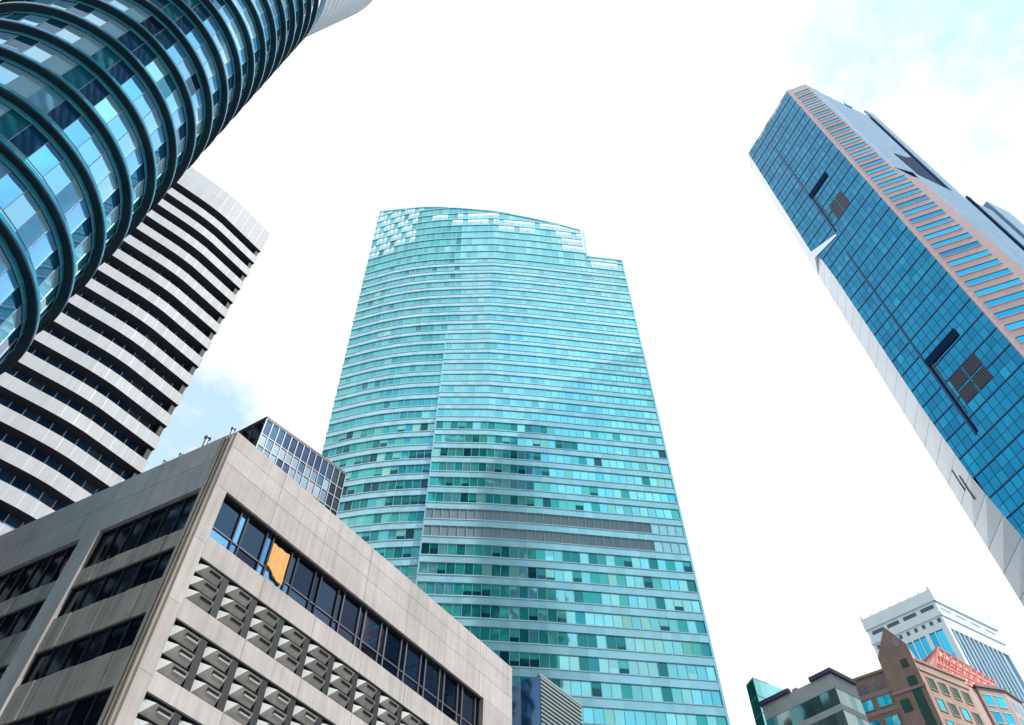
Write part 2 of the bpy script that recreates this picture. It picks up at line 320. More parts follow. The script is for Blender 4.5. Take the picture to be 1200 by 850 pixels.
# ================================================================== B  concrete office block
def concrete_block():
    l, c, r = (-18.35, 33.72), (-17.35, 33.29), (0.0, 58.88)
    ul = Vector((-.8867, .4623)); le = (l[0]+ul.x*34, l[1]+ul.y*34)
    t = root('concrete_office_block', (c[0], c[1], 0), 'low grey concrete office block with sunshade grid and flat roof at lower left', 'office building')
    FR = Fr(c, r); FL = Fr(le, l); FC = Fr(l, c)
    poly = [le, l, c, r, (-20.7, 72.9), (-46, 66)]
    inn = offset(poly, -.95, True)
    b = MB(); prism(b, inn, 0, 39, 'dark'); b.build('core', t)
    b = MB(); prism(b, offset(poly, -.9, True), 39.01, 39.2, 'roof'); b.build('roof', t)
    # --- right facade
    def wall(F, s0, s1, z0, z1, mat='concrete', d1=0, pw=4.4):
        mb = MB(); n = max(1, round((s1-s0)/pw))
        for i in range(n):
            a = s0+(s1-s0)*i/n; e = s0+(s1-s0)*(i+1)/n
            box(mb, F, a+(.012 if i else 0), e-(.012 if i < n-1 else 0), z0, z1, -.85, d1, mat)
        return mb
    L_ = FR.len
    for z0, z1 in ((35.42, 37.28), (37.31, 38.72), (38.75, 40.0)):
        wall(FR, 0, L_, z0, z1).build('parapet', t)
    for a, e in ((0, .85), (27.1, L_)):
        mb = MB(); z = 35.40
        while z > 0:
            zz = max(0, z-4.02); box(mb, FR, a, e, zz+.02, z, -.85, 0, 'concrete'); z = zz
        mb.build('pier', t)
    op = [(27.85, 30.5)] + [(23.65-4.02*k, 26.6-4.02*k) for k in range(6)]
    prev = 32.0
    for z0, z1 in op:
        wall(FR, .87, 27.08, z1, prev, d1=-.02).build('spandrel', t); prev = z0
    wall(FR, .87, 27.08, .02, prev, d1=-.02).build('spandrel', t)
    # top window strip, twelve bays
    for i in range(12):
        s = .87 + i*2.184; mb = MB()
        for a, e in ((s+.06, s+1.58), (s+1.68, s+2.12)):
            for z0, z1 in ((32.06, 32.95), (33.03, 35.3)):
                kk = 'win_blue' if i == 0 or (i == 1 and e > s+2) or (i == 2 and z0 < 33) else 'win_dark'
                mb.poly([FR.p(a, z0, -.42), FR.p(e, z0, -.42), FR.p(e, z1, -.42), FR.p(a, z1, -.42)], kk)
        w = mb.build('window', t)
        f = MB()
        for a, e in ((s-.03, s+.06), (s+1.58, s+1.68), (s+2.12, s+2.16)): box(f, FR, a, e, 32.0, 35.4, -.5, -.3, 'dark_frame' if i < 5 else 'grey_frame')
        box(f, FR, s+.061, s+2.119, 32.95, 33.03, -.49, -.34, 'grey_frame'); box(f, FR, s+.061, s+2.119, 35.3, 35.41, -.49, -.15, 'dark_frame'); box(f, FR, s+.061, s+2.119, 31.99, 32.06, -.49, -.33, 'grey_frame')
        f.build('frame', w)
    # orange curtain in the third bay
    mb = MB(); s = .87+2*2.184
    n = 9
    for i in range(n):
        a = s+.02+.155*i; dd = .045*math.sin(i*1.7); d2 = .045*math.sin((i+1)*1.7)
        zb = 32.95 - .04*i + (.15 if i < 4 else -.1); zb2 = 32.95 - .04*(i+1) + (.15 if i+1 < 4 else -.1)
        mb.poly([FR.p(a, zb, -.26+dd), FR.p(a+.16, zb2, -.26+d2), FR.p(a+.16, 34.8, -.26+d2), FR.p(a, 34.8, -.26+dd)], 'orange')
        mb.poly([FR.p(a, 34.8, -.36), FR.p(a+.16, 34.8, -.36), FR.p(a+.16, zb2, -.36), FR.p(a, zb, -.36)], 'orange')
    mb.build('curtain', t, 'orange cloth hung in the third window of the top strip')
    # sunshade hoods
    rest = MB(); cnt = 0
    def hood(mb, s, z0, z1, second):
        w = 1.6; h = z1-z0; e = s+w; zr = z0+h*.78; d0 = -.26; d1 = .16; m = 'hood'; ap = s+w*.33
        BL, TL, BR, TR = FR.p(s, z0, d0), FR.p(s, z1-.06, d0+.0), FR.p(e, z0, d0), FR.p(e, z1-.06, d0)
        A, B = FR.p(ap, zr, d1), FR.p(e, zr, d1)
        rr = random.random()
        mb.poly([BL, BR, B, A], m, rr); mb.poly([BL, A, TL], 'white_paint', rr); mb.poly([A, B, TR, TL], m, rr); mb.poly([BR, TR, B], m, rr)
        # slot in the soffit below the ridge, with its pale lip
        sa = ap + w*.12
        q = lambda ss, k, o: FR.p(ss, z0+(zr-z0)*k, d0+(d1-d0)*k + o)
        mb.poly([q(sa, .66, .012), q(e-.1, .66, .012), q(e-.1, .88, .012), q(sa, .88, .012)], 'dark', rr)
        if second: mb.hexa([q(sa+.08, .58, .04), q(e-.04, .58, .04), q(e-.04, .58, 0), q(sa+.08, .58, 0)], [q(sa+.08, .68, .04), q(e-.04, .68, .04), q(e-.04, .68, 0), q(sa+.08, .68, 0)], 'white_paint', rr)
        box(mb, FR, s-.02, e+.02, z0-.035, z0, d0-.03, -.08, 'dark_frame')
    for bi, (z0, z1) in enumerate(op):
        bk = MB(); bk.poly([FR.p(.87, z0, -.24), FR.p(27.08, z0, -.24), FR.p(27.08, z1, -.24), FR.p(.87, z1, -.24)], 'win_dark'); bk.build('window_band', t)
        bk = MB(); box(bk, FR, .871, 27.079, z1-.09, z1-.002, -.23, .03, 'dark'); bk.build('header', t)
        for i in range(12):
            s = .93 + i*2.184; h = (z1-z0-.1)/3
            fins = MB(); box(fins, FR, s+1.66, s+2.12, z0, z1-.1, -.84, -.03, 'dark'); fins.build('sunshade_post', t)
            for k in range(3):
                za = z0 + .02 + k*h
                if bi < 2 or (bi == 2 and i < 9):
                    mb = MB(); hood(mb, s, za+.03, za+h-.08, bi > 0); mb.build('sunshade', t); cnt += 1
                else: hood(rest, s, za+.03, za+h-.08, True)
    o = rest.build('sunshade', t); o['kind'] = 'stuff'
    # --- chamfered corner with grooves
    mb = MB(); box(mb, FC, 0, FC.len, 0, 40.0, -.8, 0, 'concrete_side'); mb.build('corner_pier', t)
    mb = MB()
    for s in (.18, .45, .72): box(mb, FC, s, s+.13, 0, 39.8, 0, .09, 'concrete_side')
    mb.build('corner_rib', t)
    # --- left facade (s measured back from the corner)
    Lf = FL.len; X = lambda s: Lf - s
    for z0, z1 in ((35.5, 37.9), (37.93, 40.0)):
        mb = MB()
        for i in range(4): box(mb, FL, X(34-8.5*i)+.012, X(25.5-8.5*i)-(.012 if i < 3 else 0), z0, z1, -.85, 0, 'concrete')
        mb.build('parapet', t)
    for a, e in ((8.0, 9.6), (17.2, 18.8), (26.4, 28.0)):
        mb = MB(); box(mb, FL, X(e), X(a), 0, 35.48, -.85, 0.02, 'concrete'); mb.build('pier', t)
    rows = [(32.5, 35.46), (29.1, 31.25), (25.0, 26.95), (20.7, 22.85), (16.6, 18.7), (12.4, 14.5), (8.2, 10.3), (3.4, 6)]
    for a, e in ((0.02, 8.0), (9.6, 17.2), (18.8, 26.4), (28.0, 34)):
        top = None
        for z0, z1 in rows:
            if top is not None:
                mb = MB(); n = 6
                for i in range(n):
                    p = X(e)+(e-a)*i/n; q = X(e)+(e-a)*(i+1)/n
                    box(mb, FL, p+.012, q-.012, z1, top, -.9, -.12 - .03*(i % 2), 'concrete_side')
                mb.build('spandrel', t)
            top = z0
            mb = MB(); n = 6; D = -.36
            for i in range(n):
                p = X(e)+(e-a)*i/n; q = X(e)+(e-a)*(i+1)/n
                mb.poly([FL.p(p, z0, D), FL.p(q, z0, D), FL.p(q, z1, D), FL.p(p, z1, D)], 'side_glass')
            w = mb.build('window', t)
            f = MB(); box(f, FL, X(e)+.01, X(a)-.01, z1-.09, z1-.002, D-.04, D+.12, 'dark_frame')
            for i in range(n+1):
                p = X(e)+(e-a)*i/n; box(f, FL, p-.05, p+.05, z0, z1, D-.05, D+.1, 'dark_frame')
            f.build('frame', w)
        mb = MB(); box(mb, FL, X(e), X(a), 0, top, -.9, -.12, 'concrete_side'); mb.build('spandrel', t)
    # --- dark glass plant room on the roof
    A, B = (-18.05, 37.95), (-12.95, 43.65)
    P = root('rooftop_plant_room', (A[0], A[1], 39.2), 'dark glass box standing on the roof of the concrete block', 'plant room')
    F1 = Fr(A, B); n = F1.n
    C0 = (A[0]-11*.83, A[1]+11*.5)
    pl = [C0, A, B, (B[0]-9, B[1]+8), (C0[0]-2, C0[1]+9)]
    ZT = 46.9
    mb = MB(); prism(mb, offset(pl, -.25, True), 39.2, ZT-.1, 'dark'); mb.build('core', P)
    def grid(F, s1, nx, rows_, name, mats):
        mb = MB()
        for j in range(len(rows_)-1):
            for i in range(nx):
                a, e = s1*i/nx, s1*(i+1)/nx
                mb.poly([F.p(a, rows_[j]), F.p(e, rows_[j]), F.p(e, rows_[j+1]), F.p(a, rows_[j+1])], mats(i, j))
        w = mb.build(name, P); f = MB()
        for i in range(nx+1): box(f, F, s1*i/nx-.04, s1*i/nx+.04, 39.2, ZT-.12, -.05, .06, 'grey_frame')
        for z in rows_[1:]: box(f, F, 0, s1, z-.05, z+.04, -.06, .05, 'grey_frame')
        f.build('mullion', w)
    grid(F1, F1.len, 13, [39.2, 41.6, 42.9, 44.1, 45.2, ZT-.1], 'window_wall', lambda i, j: 'side_glass' if i > 10 else ('lilac_glass' if j in (2, 3) and random.random() < .8 else 'navy_glass'))
    grid(Fr(C0, A), Fr(C0, A).len, 9, [39.2, 42, 44.4, ZT-.1], 'window_wall', lambda i, j: 'side_glass')
    mb = MB(); prism(mb, offset(pl, .08, True), ZT-.08, ZT+.12, 'dark_frame'); mb.build('roof', P)
    # --- posts on the parapet's far side
    for i, (s, h, rad, lab) in enumerate([(1.25, 42.7, .11, 'thin grey roof pipe nearest the corner of the concrete block'), (3.6, 43.0, .15, 'thick grey vent pipe on the roof edge, the tallest of the row'),
                               (5.7, 42.4, .09, 'short thin grey pipe third from the corner on the roof edge'), (7.2, 42.5, .07, 'thin grey pipe next to the striped tower on the roof edge')]):
        q = FL.p(X(s), 39.2, -1.3); R0 = root('roof_pipe', q, lab, 'pipe', 'pipes standing along the roof edge'); mb = MB()
        def cyl(mb, x, y, z0, z1, r, mat):
            pp = [(x+r*math.cos(a*math.pi/5), y+r*math.sin(a*math.pi/5)) for a in range(10)]; prism(mb, pp, z0, z1, mat)
        cyl(mb, q[0], q[1], 39.2, h, rad, 'steel'); mb.build('pipe', R0)
        mb = MB(); cyl(mb, q[0], q[1], h+.001, h+.12, rad*1.6, 'steel'); mb.build('cap', R0)
concrete_block()

# ================================================================== C  striped tower
def striped_tower():
    p = [(-52.15-.751*34, 50.17-.66*34), (-52.15, 50.17), (-48.4, 53.47), (-47.1, 54.72), (-45.8, 56.15), (-44.2, 58.29), (-41.2, 62.35)]
    t = root('striped_tower', (-47, 58, 0), 'tall tower of alternating white bands and dark window strips behind the round tower', 'office tower')
    back = [(-58, 76), (-92, 46)]
    pf = resample(p[:2], 2.9)[:-1] + resample(p[1:], 1.45)
    def joints(mb, z0, z1):
        for i in range(1, len(pf)-1):
            F = Fr(pf[i], pf[i+1]); box(mb, F, -.012, .012, z0+.01, z1-.01, -.01, .003, 'steel')
    g_ = offset(p, -1.35); gi = resample(g_[1:], 1.45); g0 = resample(g_[:2], 1.45)
    gp = g0[:-1] + gi
    mb = MB(); prism(mb, offset(p, -1.7) + back, 0, 121, 'dark'); mb.build('core', t)
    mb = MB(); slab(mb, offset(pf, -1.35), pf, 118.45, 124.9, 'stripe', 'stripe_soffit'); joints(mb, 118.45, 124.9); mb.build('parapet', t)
    mb = MB(); prism(mb, offset(p, -1.0) + back, 121, 123.5, 'roof'); mb.build('roof', t)
    for k in range(30):
        zt = 118.45 - 4.0*k
        if zt < 4: break
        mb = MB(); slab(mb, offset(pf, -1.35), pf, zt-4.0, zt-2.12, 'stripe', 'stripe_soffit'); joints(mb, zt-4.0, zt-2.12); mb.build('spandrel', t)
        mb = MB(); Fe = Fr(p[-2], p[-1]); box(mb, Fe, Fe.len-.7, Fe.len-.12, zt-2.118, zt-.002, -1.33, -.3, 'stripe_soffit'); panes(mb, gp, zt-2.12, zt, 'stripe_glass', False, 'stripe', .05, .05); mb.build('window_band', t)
striped_tower()

# ================================================================== D  centre glass tower
def centre_tower():
    Lc = [(-41.4, 109.1), (-37.7, 108.0), (-32.0, 106.25), (-26.81, 105.1), (-21.55, 104.4), (-15.2, 104.05)]
    rr = [(-15.2, 103.2), (-5.0, 103.75), (5.0, 104.72), (18.0, 106.35), (30.55, 107.94)]
    t = root('curtain_wall_tower', (-3, 115, 0), 'broad teal glass skyscraper with curved left face and stepped roof in the centre', 'skyscraper')
    FH = 4.0; Z0 = 100.2
    # azimuth -> screen top
    tops = [(-22, 233), (-20.8, 232), (-16.5, 228), (-12.6, 225.7), (-7.7, 223.2), (0, 219.7), (6.8, 216.8), (11.0, 214)]
    def ztop(pt):
        a = math.degrees(math.atan2(pt[0], pt[1]))
        if a > 11.02: return 198.3
        for (a0, z0), (a1, z1) in zip(tops, tops[1:]):
            if a <= a1: return z0 + (z1-z0)*(a-a0)/(a1-a0)
        return 214
    def left(z):            # the left edge leans outwards above mid height
        k = min(1, max(0, (z-118)/108)); a = Lc[1]; b = Lc[0]
        return [(a[0]+(b[0]-a[0])*k, a[1]+(b[1]-a[1])*k)] + Lc[2:]
    back = [(26, 140), (-34, 140)]
    mb = MB(); prism(mb, offset(Lc[1:]+rr[1:], -.9) + back, 0, 190, 'dark'); mb.build('core', t)
    k0 = -25; FOLD = 158
    pr = resample(rr, 1.5); pl_n = round(28/1.5)
    for k in range(k0, 34):
        z = Z0 + k*FH            # bottom of the pale spandrel
        zl = z + FH
        lf = left(z); low = z < FOLD
        if low: parts = [(resample(lf, 1.5), 'ctr_glass'), (resample([(-15.2, 103.2+.84*min(1, max(0, (z-90)/64)))]+rr[1:], 1.5), 'ctr_glass_r')]
        else:
            f = min(1, (z-FOLD)/8)
            whole = lf[:-1] + [(-15.2, 104.03)] + rr[1:]
            w = resample(whole, 1.5); c = 19
            parts = [(w[:c], 'ctr_glass'), (w[c-1:], 'ctr_glass_r')]
        sp = MB(); gl = MB(); run_ = random.random()
        for pts, mat in parts:
            keep = [i for i in range(len(pts)-1) if ztop(((pts[i][0]+pts[i+1][0])/2, (pts[i][1]+pts[i+1][1])/2)) > z + .3]
            if not keep: continue
            # split into runs
            runs = []; cur = [keep[0]]
            for i in keep[1:]:
                if i == cur[-1]+1: cur.append(i)
                else: runs.append(cur); cur = [i]
            runs.append(cur)
            for run in runs:
                q = [pts[i] for i in run] + [pts[run[-1]+1]]
                zt = min(zl, min(ztop(q[0]), ztop(q[-1]))) if len(q) > 1 else zl
                solo = resample([q[0], q[-1]], 1) if False else q
                tt = [min(zl, max(z+.35, ztop(((a[0]), (a[1]))))) for a in q]
                crown = z > 191
                si = offset(q, -.05); so_ = offset(q, .22)
                hs = [min(1.42, tt[i]-z) for i in range(len(q))]
                if crown:
                    slab(sp, si, so_, z, z+.34 if max(hs) > .5 else z+.2, 'ctr_span', 'ctr_span')
                else:
                    slab(sp, si, so_, z, z+1.32, 'ctr_span', 'ctr_line'); slab(sp, si, offset(q, .34), z+1.325, z+1.50, 'ctr_line', 'ctr_line')
                mech = (k in (-1, -2)) and mat == 'ctr_glass_r'
                for i in range(len(q)-1):
                    a, e = q[i], q[i+1]
                    z0_ = z + (.34 if crown else 1.5); za, zb = max(z0_, min(zl, tt[i])), max(z0_, min(zl, tt[i+1]))
                    if za - z0_ < .05 and zb - z0_ < .05: continue
                    mid = ((a[0]+e[0])/2, (a[1]+e[1])/2); azm = math.degrees(math.atan2(*mid))
                    hole = False
                    if crown:
                        dt = ztop(mid) - z
                        if azm < -14.6 and z > 196 + (azm+20)*1.2 and z < ztop(mid)-2: hole = True
                        elif azm < 11 and 4.2 < dt < 8.5 and azm > -9: hole = i % 7 != 0
                        elif azm < 11 and 8.5 < dt < 12.5 and azm > -13 and azm < 4: hole = i % 5 != 0
                        elif azm > 11.6 and z < 198: hole = azm < 15.4
                        elif 7.5 < azm < 10.8 and dt < 17: hole = True
                    if hole and (i + k) % 3 == 0 and azm < -14: hole = False
                    if hole:
                        dd = .95 if azm < -14 else 1.15
                        zc = (z0_+min(za, zb)); F = Fr(a, e)
                        box(gl, F, 0, F.len, z0_, min(z0_+dd*2, za, zb), -.1, .05, 'ctr_span'); 
                        box(gl, F, F.len*.5-.04, F.len*.5+.04, z0_, min(za, zb), -.06, .05, 'ctr_mull')
                        if azm < -14: box(gl, F, 0, F.len*.4, z0_, min(za, zb), -.1, .06, 'ctr_span')
                        continue
                    m_ = mat
                    if mech and azm < 12.6: m_ = 'louvre'
                    elif mech: m_ = 'ctr_span'
                    r_ = random.random()
                    if k < 6 and m_ in ('ctr_glass', 'ctr_glass_r'):      # lower storeys: rooms, blinds and furniture show
                        if random.random() < (.85 if azm < 4 else .3): m_ = 'ctr_low'  # fewer room panes on the right, painting in the sky's reflected veil
                        zm = z0_ + (zb-z0_)*random.choice((.3, .42, .42, .6))
                        if i % 5 == 0: run_ = random.random()
                        if random.random() < .5: r_ = min(.999, max(0, run_ + random.uniform(-.03, .03)))
                        gl.poly([(*a, z0_), (*e, z0_), (*e, zm), (*a, zm)], m_, random.uniform(.74, .86) if random.random() < (.28 if azm < 4 else .1) else r_)
                        gl.poly([(*a, zm), (*e, zm), (*e, zb), (*a, za)], m_, r_)
                    else: gl.poly([(*a, z0_), (*e, z0_), (*e, zb), (*a, za)], m_, r_)
                for i in range(len(q)):
                    j = i+1 if i < len(q)-1 else i-1
                    F = Fr(q[i], q[j]) if j > i else Fr(q[j], q[i]); o = 0 if j > i else F.len
                    z0_ = z + (.34 if crown else 1.5)
                    if tt[i] > z0_+.05: box(gl, F, o-.035, o+.035, z0_, min(zl, tt[i]), -.03, .1 if not mech else .2, 'ctr_mull')
                # coping where the screen ends in this storey
                if any(a < zl for a in tt):
                    for i in range(len(q)-1):
                        if tt[i] < zl or tt[i+1] < zl:
                            F = Fr(q[i], q[i+1])
                            gl.hexa([F.p(0, tt[i], .25), F.p(F.len, tt[i+1], .25), F.p(F.len, tt[i+1], -.2), F.p(0, tt[i], -.2)],
                                    [F.p(0, tt[i]+.5, .25), F.p(F.len, tt[i+1]+.5, .25), F.p(F.len, tt[i+1]+.5, -.2), F.p(0, tt[i]+.5, -.2)], 'ctr_span')
        sp.build('spandrel', t); gl.build('window_band', t)
    # corner trim of the projecting face, and of the right edge
    mb = MB(); F = Fr((-15.2, 103.2), rr[1]); mb.hexa([F.p(-.1, 0, .2), F.p(.12, 0, .2), F.p(.12, 0, -.9), F.p(-.1, 0, -.9)], [F.p(-.1, 90, .2), F.p(.12, 90, .2), F.p(.12, 90, -.9), F.p(-.1, 90, -.9)], 'ctr_span')
    mb.hexa([F.p(-.1, 90, .2), F.p(.12, 90, .2), F.p(.12, 90, -.9), F.p(-.1, 90, -.9)], [F.p(-.1, 158, -.7), F.p(.12, 158, -.7), F.p(.12, 158, -.9), F.p(-.1, 158, -.9)], 'ctr_span'); mb.build('corner_trim', t)
    mb = MB(); F = Fr(rr[-2], rr[-1]); box(mb, F, F.len-.1, F.len+.25, 0, 198.3, -.9, .3, 'ctr_span'); mb.build('corner_trim', t)
    mb = MB(); F = Fr((20.6, 106.67), (20.9, 106.7)); box(mb, F, 0, .5, 198, 214.4, -.5, .3, 'ctr_span'); mb.build('corner_trim', t)
    mb = MB(); F = Fr(rr[-1], back[0])
    for k in range(49): mb.poly([F.p(0, k*4), F.p(F.len, k*4), F.p(F.len, k*4+4), F.p(0, k*4+4)], 'ctr_glass_r')
    mb.build('side_wall', t)
    mb = MB(); prism(mb, offset(Lc[1:]+rr[1:], -1.2) + back, 190.01, 190.4, 'roof'); mb.build('roof', t)
centre_tower()

# ================================================================== E  blue, pink and silver tower, right
def right_tower():
    a, b = (60.92, 77.46), (67.6, 61.54)
    u = Vector((.9252, -.3797)); P = lambda s: (b[0]+u.x*s, b[1]+u.y*s)
    c = P(4.58); e = (c[0]+.914*21.6, c[1]+.4063*21.6)
    a2 = (62.5, 81.5)
    t = root('octagonal_tower', (80, 80, 0), 'tall leaning-looking tower with deep blue glass, pink stone and silver faces at right', 'skyscraper')
    FB = Fr(a, b); FP = Fr(b, P(10)); FS_ = Fr(c, e)
    # chamfer boundary on the blue plane
    def sl(z):
        T = [(0, 5.6), (55, 4.1), (67.6, 3.29), (79.4, 2.07), (94.3, 1.61), (133.5, 1.37), (144, 1.0), (144.01, 0), (260, 0)]
        for (z0, s0), (z1, s1) in zip(T, T[1:]):
            if z <= z1: return s0 + (s1-s0)*(z-z0)/(z1-z0)
        return 0
    def pr_(z):
        T = [(0, 9.4), (105, 8.6), (140, 7.44), (144, 5.6), (168, 5.2), (200, 4.58)]
        for (z0, s0), (z1, s1) in zip(T, T[1:]):
            if z <= z1: return s0 + (s1-s0)*(z-z0)/(z1-z0)
        return 4.58
    shell = [a2, FB.p(6.2, 0, -.8)[:2], (b[0]+.3, b[1]+.9), (c[0], c[1]+1.0), (e[0]-.6, e[1]+.6), (98, 78), (90, 94), (74, 96)]
    mb = MB(); prism(mb, shell, 0, 199, 'dark'); mb.build('core', t)
    mb = MB(); prism(mb, [a2, a, b, c, e, (98, 78), (90, 94), (74, 96)], 199.01, 200.2, 'palewhite'); mb.build('roof', t)
    # blue face: a band of panes for each storey
    FH = 3.9; z = 200 - 51*FH
    if z < 0: z = 0.1
    z = 200 - 50*FH
    k = 0
    lou = [(8.5, 10.3, 145.6, 151.1), (10.5, 12.3, 145.6, 151.1), (7.4, 9.8, 92.0, 94.5), (10.1, 12.6, 92.0, 94.5), (7.4, 9.8, 89, 91.5), (10.1, 12.6, 89, 91.5)]
    grooves = [(6.45, 6.75, 143.6, 189), (5.85, 6.15, 84, 136)]
    while z < 199:
        z1 = z+FH; mb = MB()
        s0a, s0b = sl(z+.02), sl(z1-.02)
        n = 14; xs = [FB.len*i/n for i in range(n+1)]
        for i in range(n):
            x0, x1 = xs[i], xs[i+1]
            if x1 <= max(s0a, s0b)+.02: continue
            xa, xb = max(x0, s0a), max(x0, s0b)
            for (za, zb) in ((z+.10, z+FH*.5-.04), (z+FH*.5+.04, z1-.0)):
                fa = (za-z)/FH; fb = (zb-z)/FH
                mb.poly([FB.p(xa+(xb-xa)*fa, za), FB.p(x1, za), FB.p(x1, zb), FB.p(xa+(xb-xa)*fb, zb)], 'blue_glass')
            if x0 > max(s0a, s0b): box(mb, FB, x0-.035, x0+.035, z+.1, z1, -.03, .05, 'blue_mull')
        box(mb, FB, max(s0a, s0b)+.02, FB.len-.02, z-.10, z+.10, -.03, .09, 'blue_mull')
        box(mb, FB, max(s0a, s0b)+.02, FB.len-.02, z+FH*.5-.04, z+FH*.5+.04, -.03, .02, 'blue_mull')
        mb.build('window_band', t); z = z1; k += 1
    for s0, s1, z0, z1 in grooves:
        mb = MB(); box(mb, FB, s0, s1, z0, z1, 0, .13, 'blue_mull'); mb.build('groove', t)
    for s0, s1, z0, z1 in [(6.5, 12.3, 158.8, 160.6), (6.1, 12.6, 99.2, 100.9)]:
        mb = MB(); box(mb, FB, s0, s1, z0, z1, 0, .2, 'navy'); mb.build('canopy', t)
        mb = MB(); box(mb, FB, s0+.6, s0+.72, z0-11.5, z0, 0, .14, 'brown_louvre'); box(mb, FB, s0-.05, s0+.4, z0-15, z0, 0, .12, 'navy'); mb.build('groove', t)
    for s0, s1, z0, z1 in lou:
        mb = MB(); box(mb, FB, s0, s1, z0, z1, 0, .11, 'brown_louvre')
        nn = 6
        for i in range(nn): box(mb, FB, s0+.05, s1-.05, z0+(z1-z0)*(i+.5)/nn, z0+(z1-z0)*(i+.7)/nn, .11, .17, 'navy')
        mb.build('louvre_panel', t)
    # white seam where the chamfer begins
    mb = MB(); mb.poly([FB.p(0, 146.5, .12), FB.p(0, 144, .12), FB.p(6.4, 142.3, .12), FB.p(6.4, 142.9, .12)], 'palewhite'); mb.poly([FB.p(0, 144, 0), FB.p(0, 144, .12), FB.p(6.4, 142.3, .12), FB.p(6.4, 142.3, 0)], 'palewhite'); mb.build('seam', t)
    # pale left chamfer
    mb = MB()
    zz = [0, 20, 40, 55, 67.6, 79.4, 94.3, 110, 133.5, 144]
    zq = 0
    while zq < 143.9:
        z0, z1 = zq+.07, min(144, zq+4)
        if z1 > z0+.1: mb.poly([(*a2, z0), FB.p(sl(z0), z0, .02), FB.p(sl(z1), z1, .02), (*a2, z1)], 'palewhite')
        zq += 4
    zq = 144
    while zq < 200:
        mb.poly([(*a2, zq), (*a, zq), (*a, min(200, zq+8)), (*a2, min(200, zq+8))], 'palewhite'); zq += 8
    mb.poly([(*a2, 144), (*a, 144), FB.p(1.05, 144.0, .02)], 'palewhite'); mb.build('chamfer_wall', t)
    mb = MB()
    FC = Fr(a2, FB.p(sl(80), 80)[:2])
    for s0, z0, z1 in ((2.9, 80, 84), (3.7, 77.5, 82)): box(mb, FC, s0, s0+.16, z0, z1, 0, .12, 'brown_louvre')
    mb.build('louvre_panel', t)
    # pink base at the bottom of the blue face
    mb = MB(); box(mb, FB, 4.4, FB.len, 60, 68.8, .1, .35, 'pink'); mb.build('stone_base', t)
    # pink face
    mb = MB(); zc = 200
    zs = [200, 184, 168, 156, 144.01, 144, 140, 122, 105, 80, 55, 30, 0]
    for z1, z0 in zip(zs, zs[1:]):
        if z1-z0 < .1: continue
        mb.poly([FP.p(0, z0), FP.p(pr_(z0), z0), FP.p(pr_(z1), z1), FP.p(0, z1)], 'pink')
    mb.build('stone_wall', t)
    z = 196.6; i = 0
    while z > 20:
        w = pr_(z) - .35 - (1.1 if z < 142 else .0); h = 1.35
        mb = MB(); s0 = .95
        mb.poly([FP.p(s0, z-h, .03), FP.p(w, z-h, .03), FP.p(w, z, .03), FP.p(s0, z, .03)], 'pink_glass' if z > 90 else 'brown_louvre')
        o = mb.build('window_strip', t)
        f = MB(); box(f, FP, s0-.06, w+.06, z, z+.08, .0, .16, 'pink'); box(f, FP, s0-.06, w+.06, z-h-.08, z-h, .0, .16, 'pink'); f.build('sill', o)
        z -= 3.0; i += 1
    # pink kerb lines along both sides of the stone
    mb = MB(); box(mb, FP, -.05, .22, 0, 200.2, -.1, .28, 'pink'); mb.build('edge_rib', t)
    # silver face, upper tier
    mb = MB(); z = 200
    while z > 141:
        z0 = max(141, z-2.0); n = 11
        sb = pr_(z0)-4.58; st = pr_(z)-4.58
        for i in range(n):
            s0, s1 = FS_.len*i/n, FS_.len*(i+1)/n
            mb.poly([FS_.p(s0+.03, z0+.12), FS_.p(s1-.03, z0+.12), FS_.p(s1-.03, z), FS_.p(s0+.03, z)], 'silver')
        z = z0
    mb.poly([FS_.p(0, 141, -.06), FS_.p(FS_.len, 141, -.06), FS_.p(FS_.len, 200, -.06), FS_.p(0, 200, -.06)], 'steel')
    # wedge between the widening stone and the silver wall
    for z1, z0 in ((200, 168), (168, 144)):
        mb.poly([(*P(pr_(z0)), z0), FS_.p(4, z0, .01), FS_.p(4, z1, .01), (*P(pr_(z1)), z1)], 'silver')
    mb.build('silver_wall', t)
    mb = MB(); box(mb, FS_, FS_.len-3.4, FS_.len-2.6, 142, 197, 0, .3, 'navy'); mb.build('groove', t)
    mb = MB(); mb.poly([FS_.p(10.3, 165.6, .1), FS_.p(11.8, 155.5, .1), FS_.p(19.2, 153.5, .1), FS_.p(18.4, 171.5, .1), FS_.p(14.5, 167.5, .1)], 'navy')
    mb.build('dark_recess', t)
    mb = MB(); box(mb, FS_, FS_.len-2.6, FS_.len+.3, 140, 203, -3, .4, 'silver'); mb.build('silver_rib', t)
    mb = MB(); box(mb, FS_, 11.6, 13.2, 198, 200.9, -1.5, .3, 'cyl_fascia'); mb.build('roof_fin', t)
    # silver face, lower tier
    cl = P(7.5); el = (97.3, 68.75)
    FL = Fr(cl, el)
    for nm in ('silver_wall',):
        mb = MB(); z = 142.5
        while z > 0:
            z0 = max(0, z-1.9); n = 12; wa = pr_(min(140, z0))-7.5; wb = pr_(min(140, z))-7.5
            for i in range(n):
                s0, s1 = FL.len*i/n, FL.len*(i+1)/n
                A_ = FL.p(s0, z0+.12) if i else (*P(pr_(min(140, z0))), z0+.03); B_ = FL.p(s0, z) if i else (*P(pr_(min(140, z))), z)
                mb.poly([A_, FL.p(s1-.04, z0+.12), FL.p(s1-.04, z), B_], 'silver')
            z = z0
        mb.poly([(*cl, 142.5), (*el, 142.5), (el[0], el[1]+2, 149), (e[0], e[1], 149), (*P(5.6), 147)], 'silver')
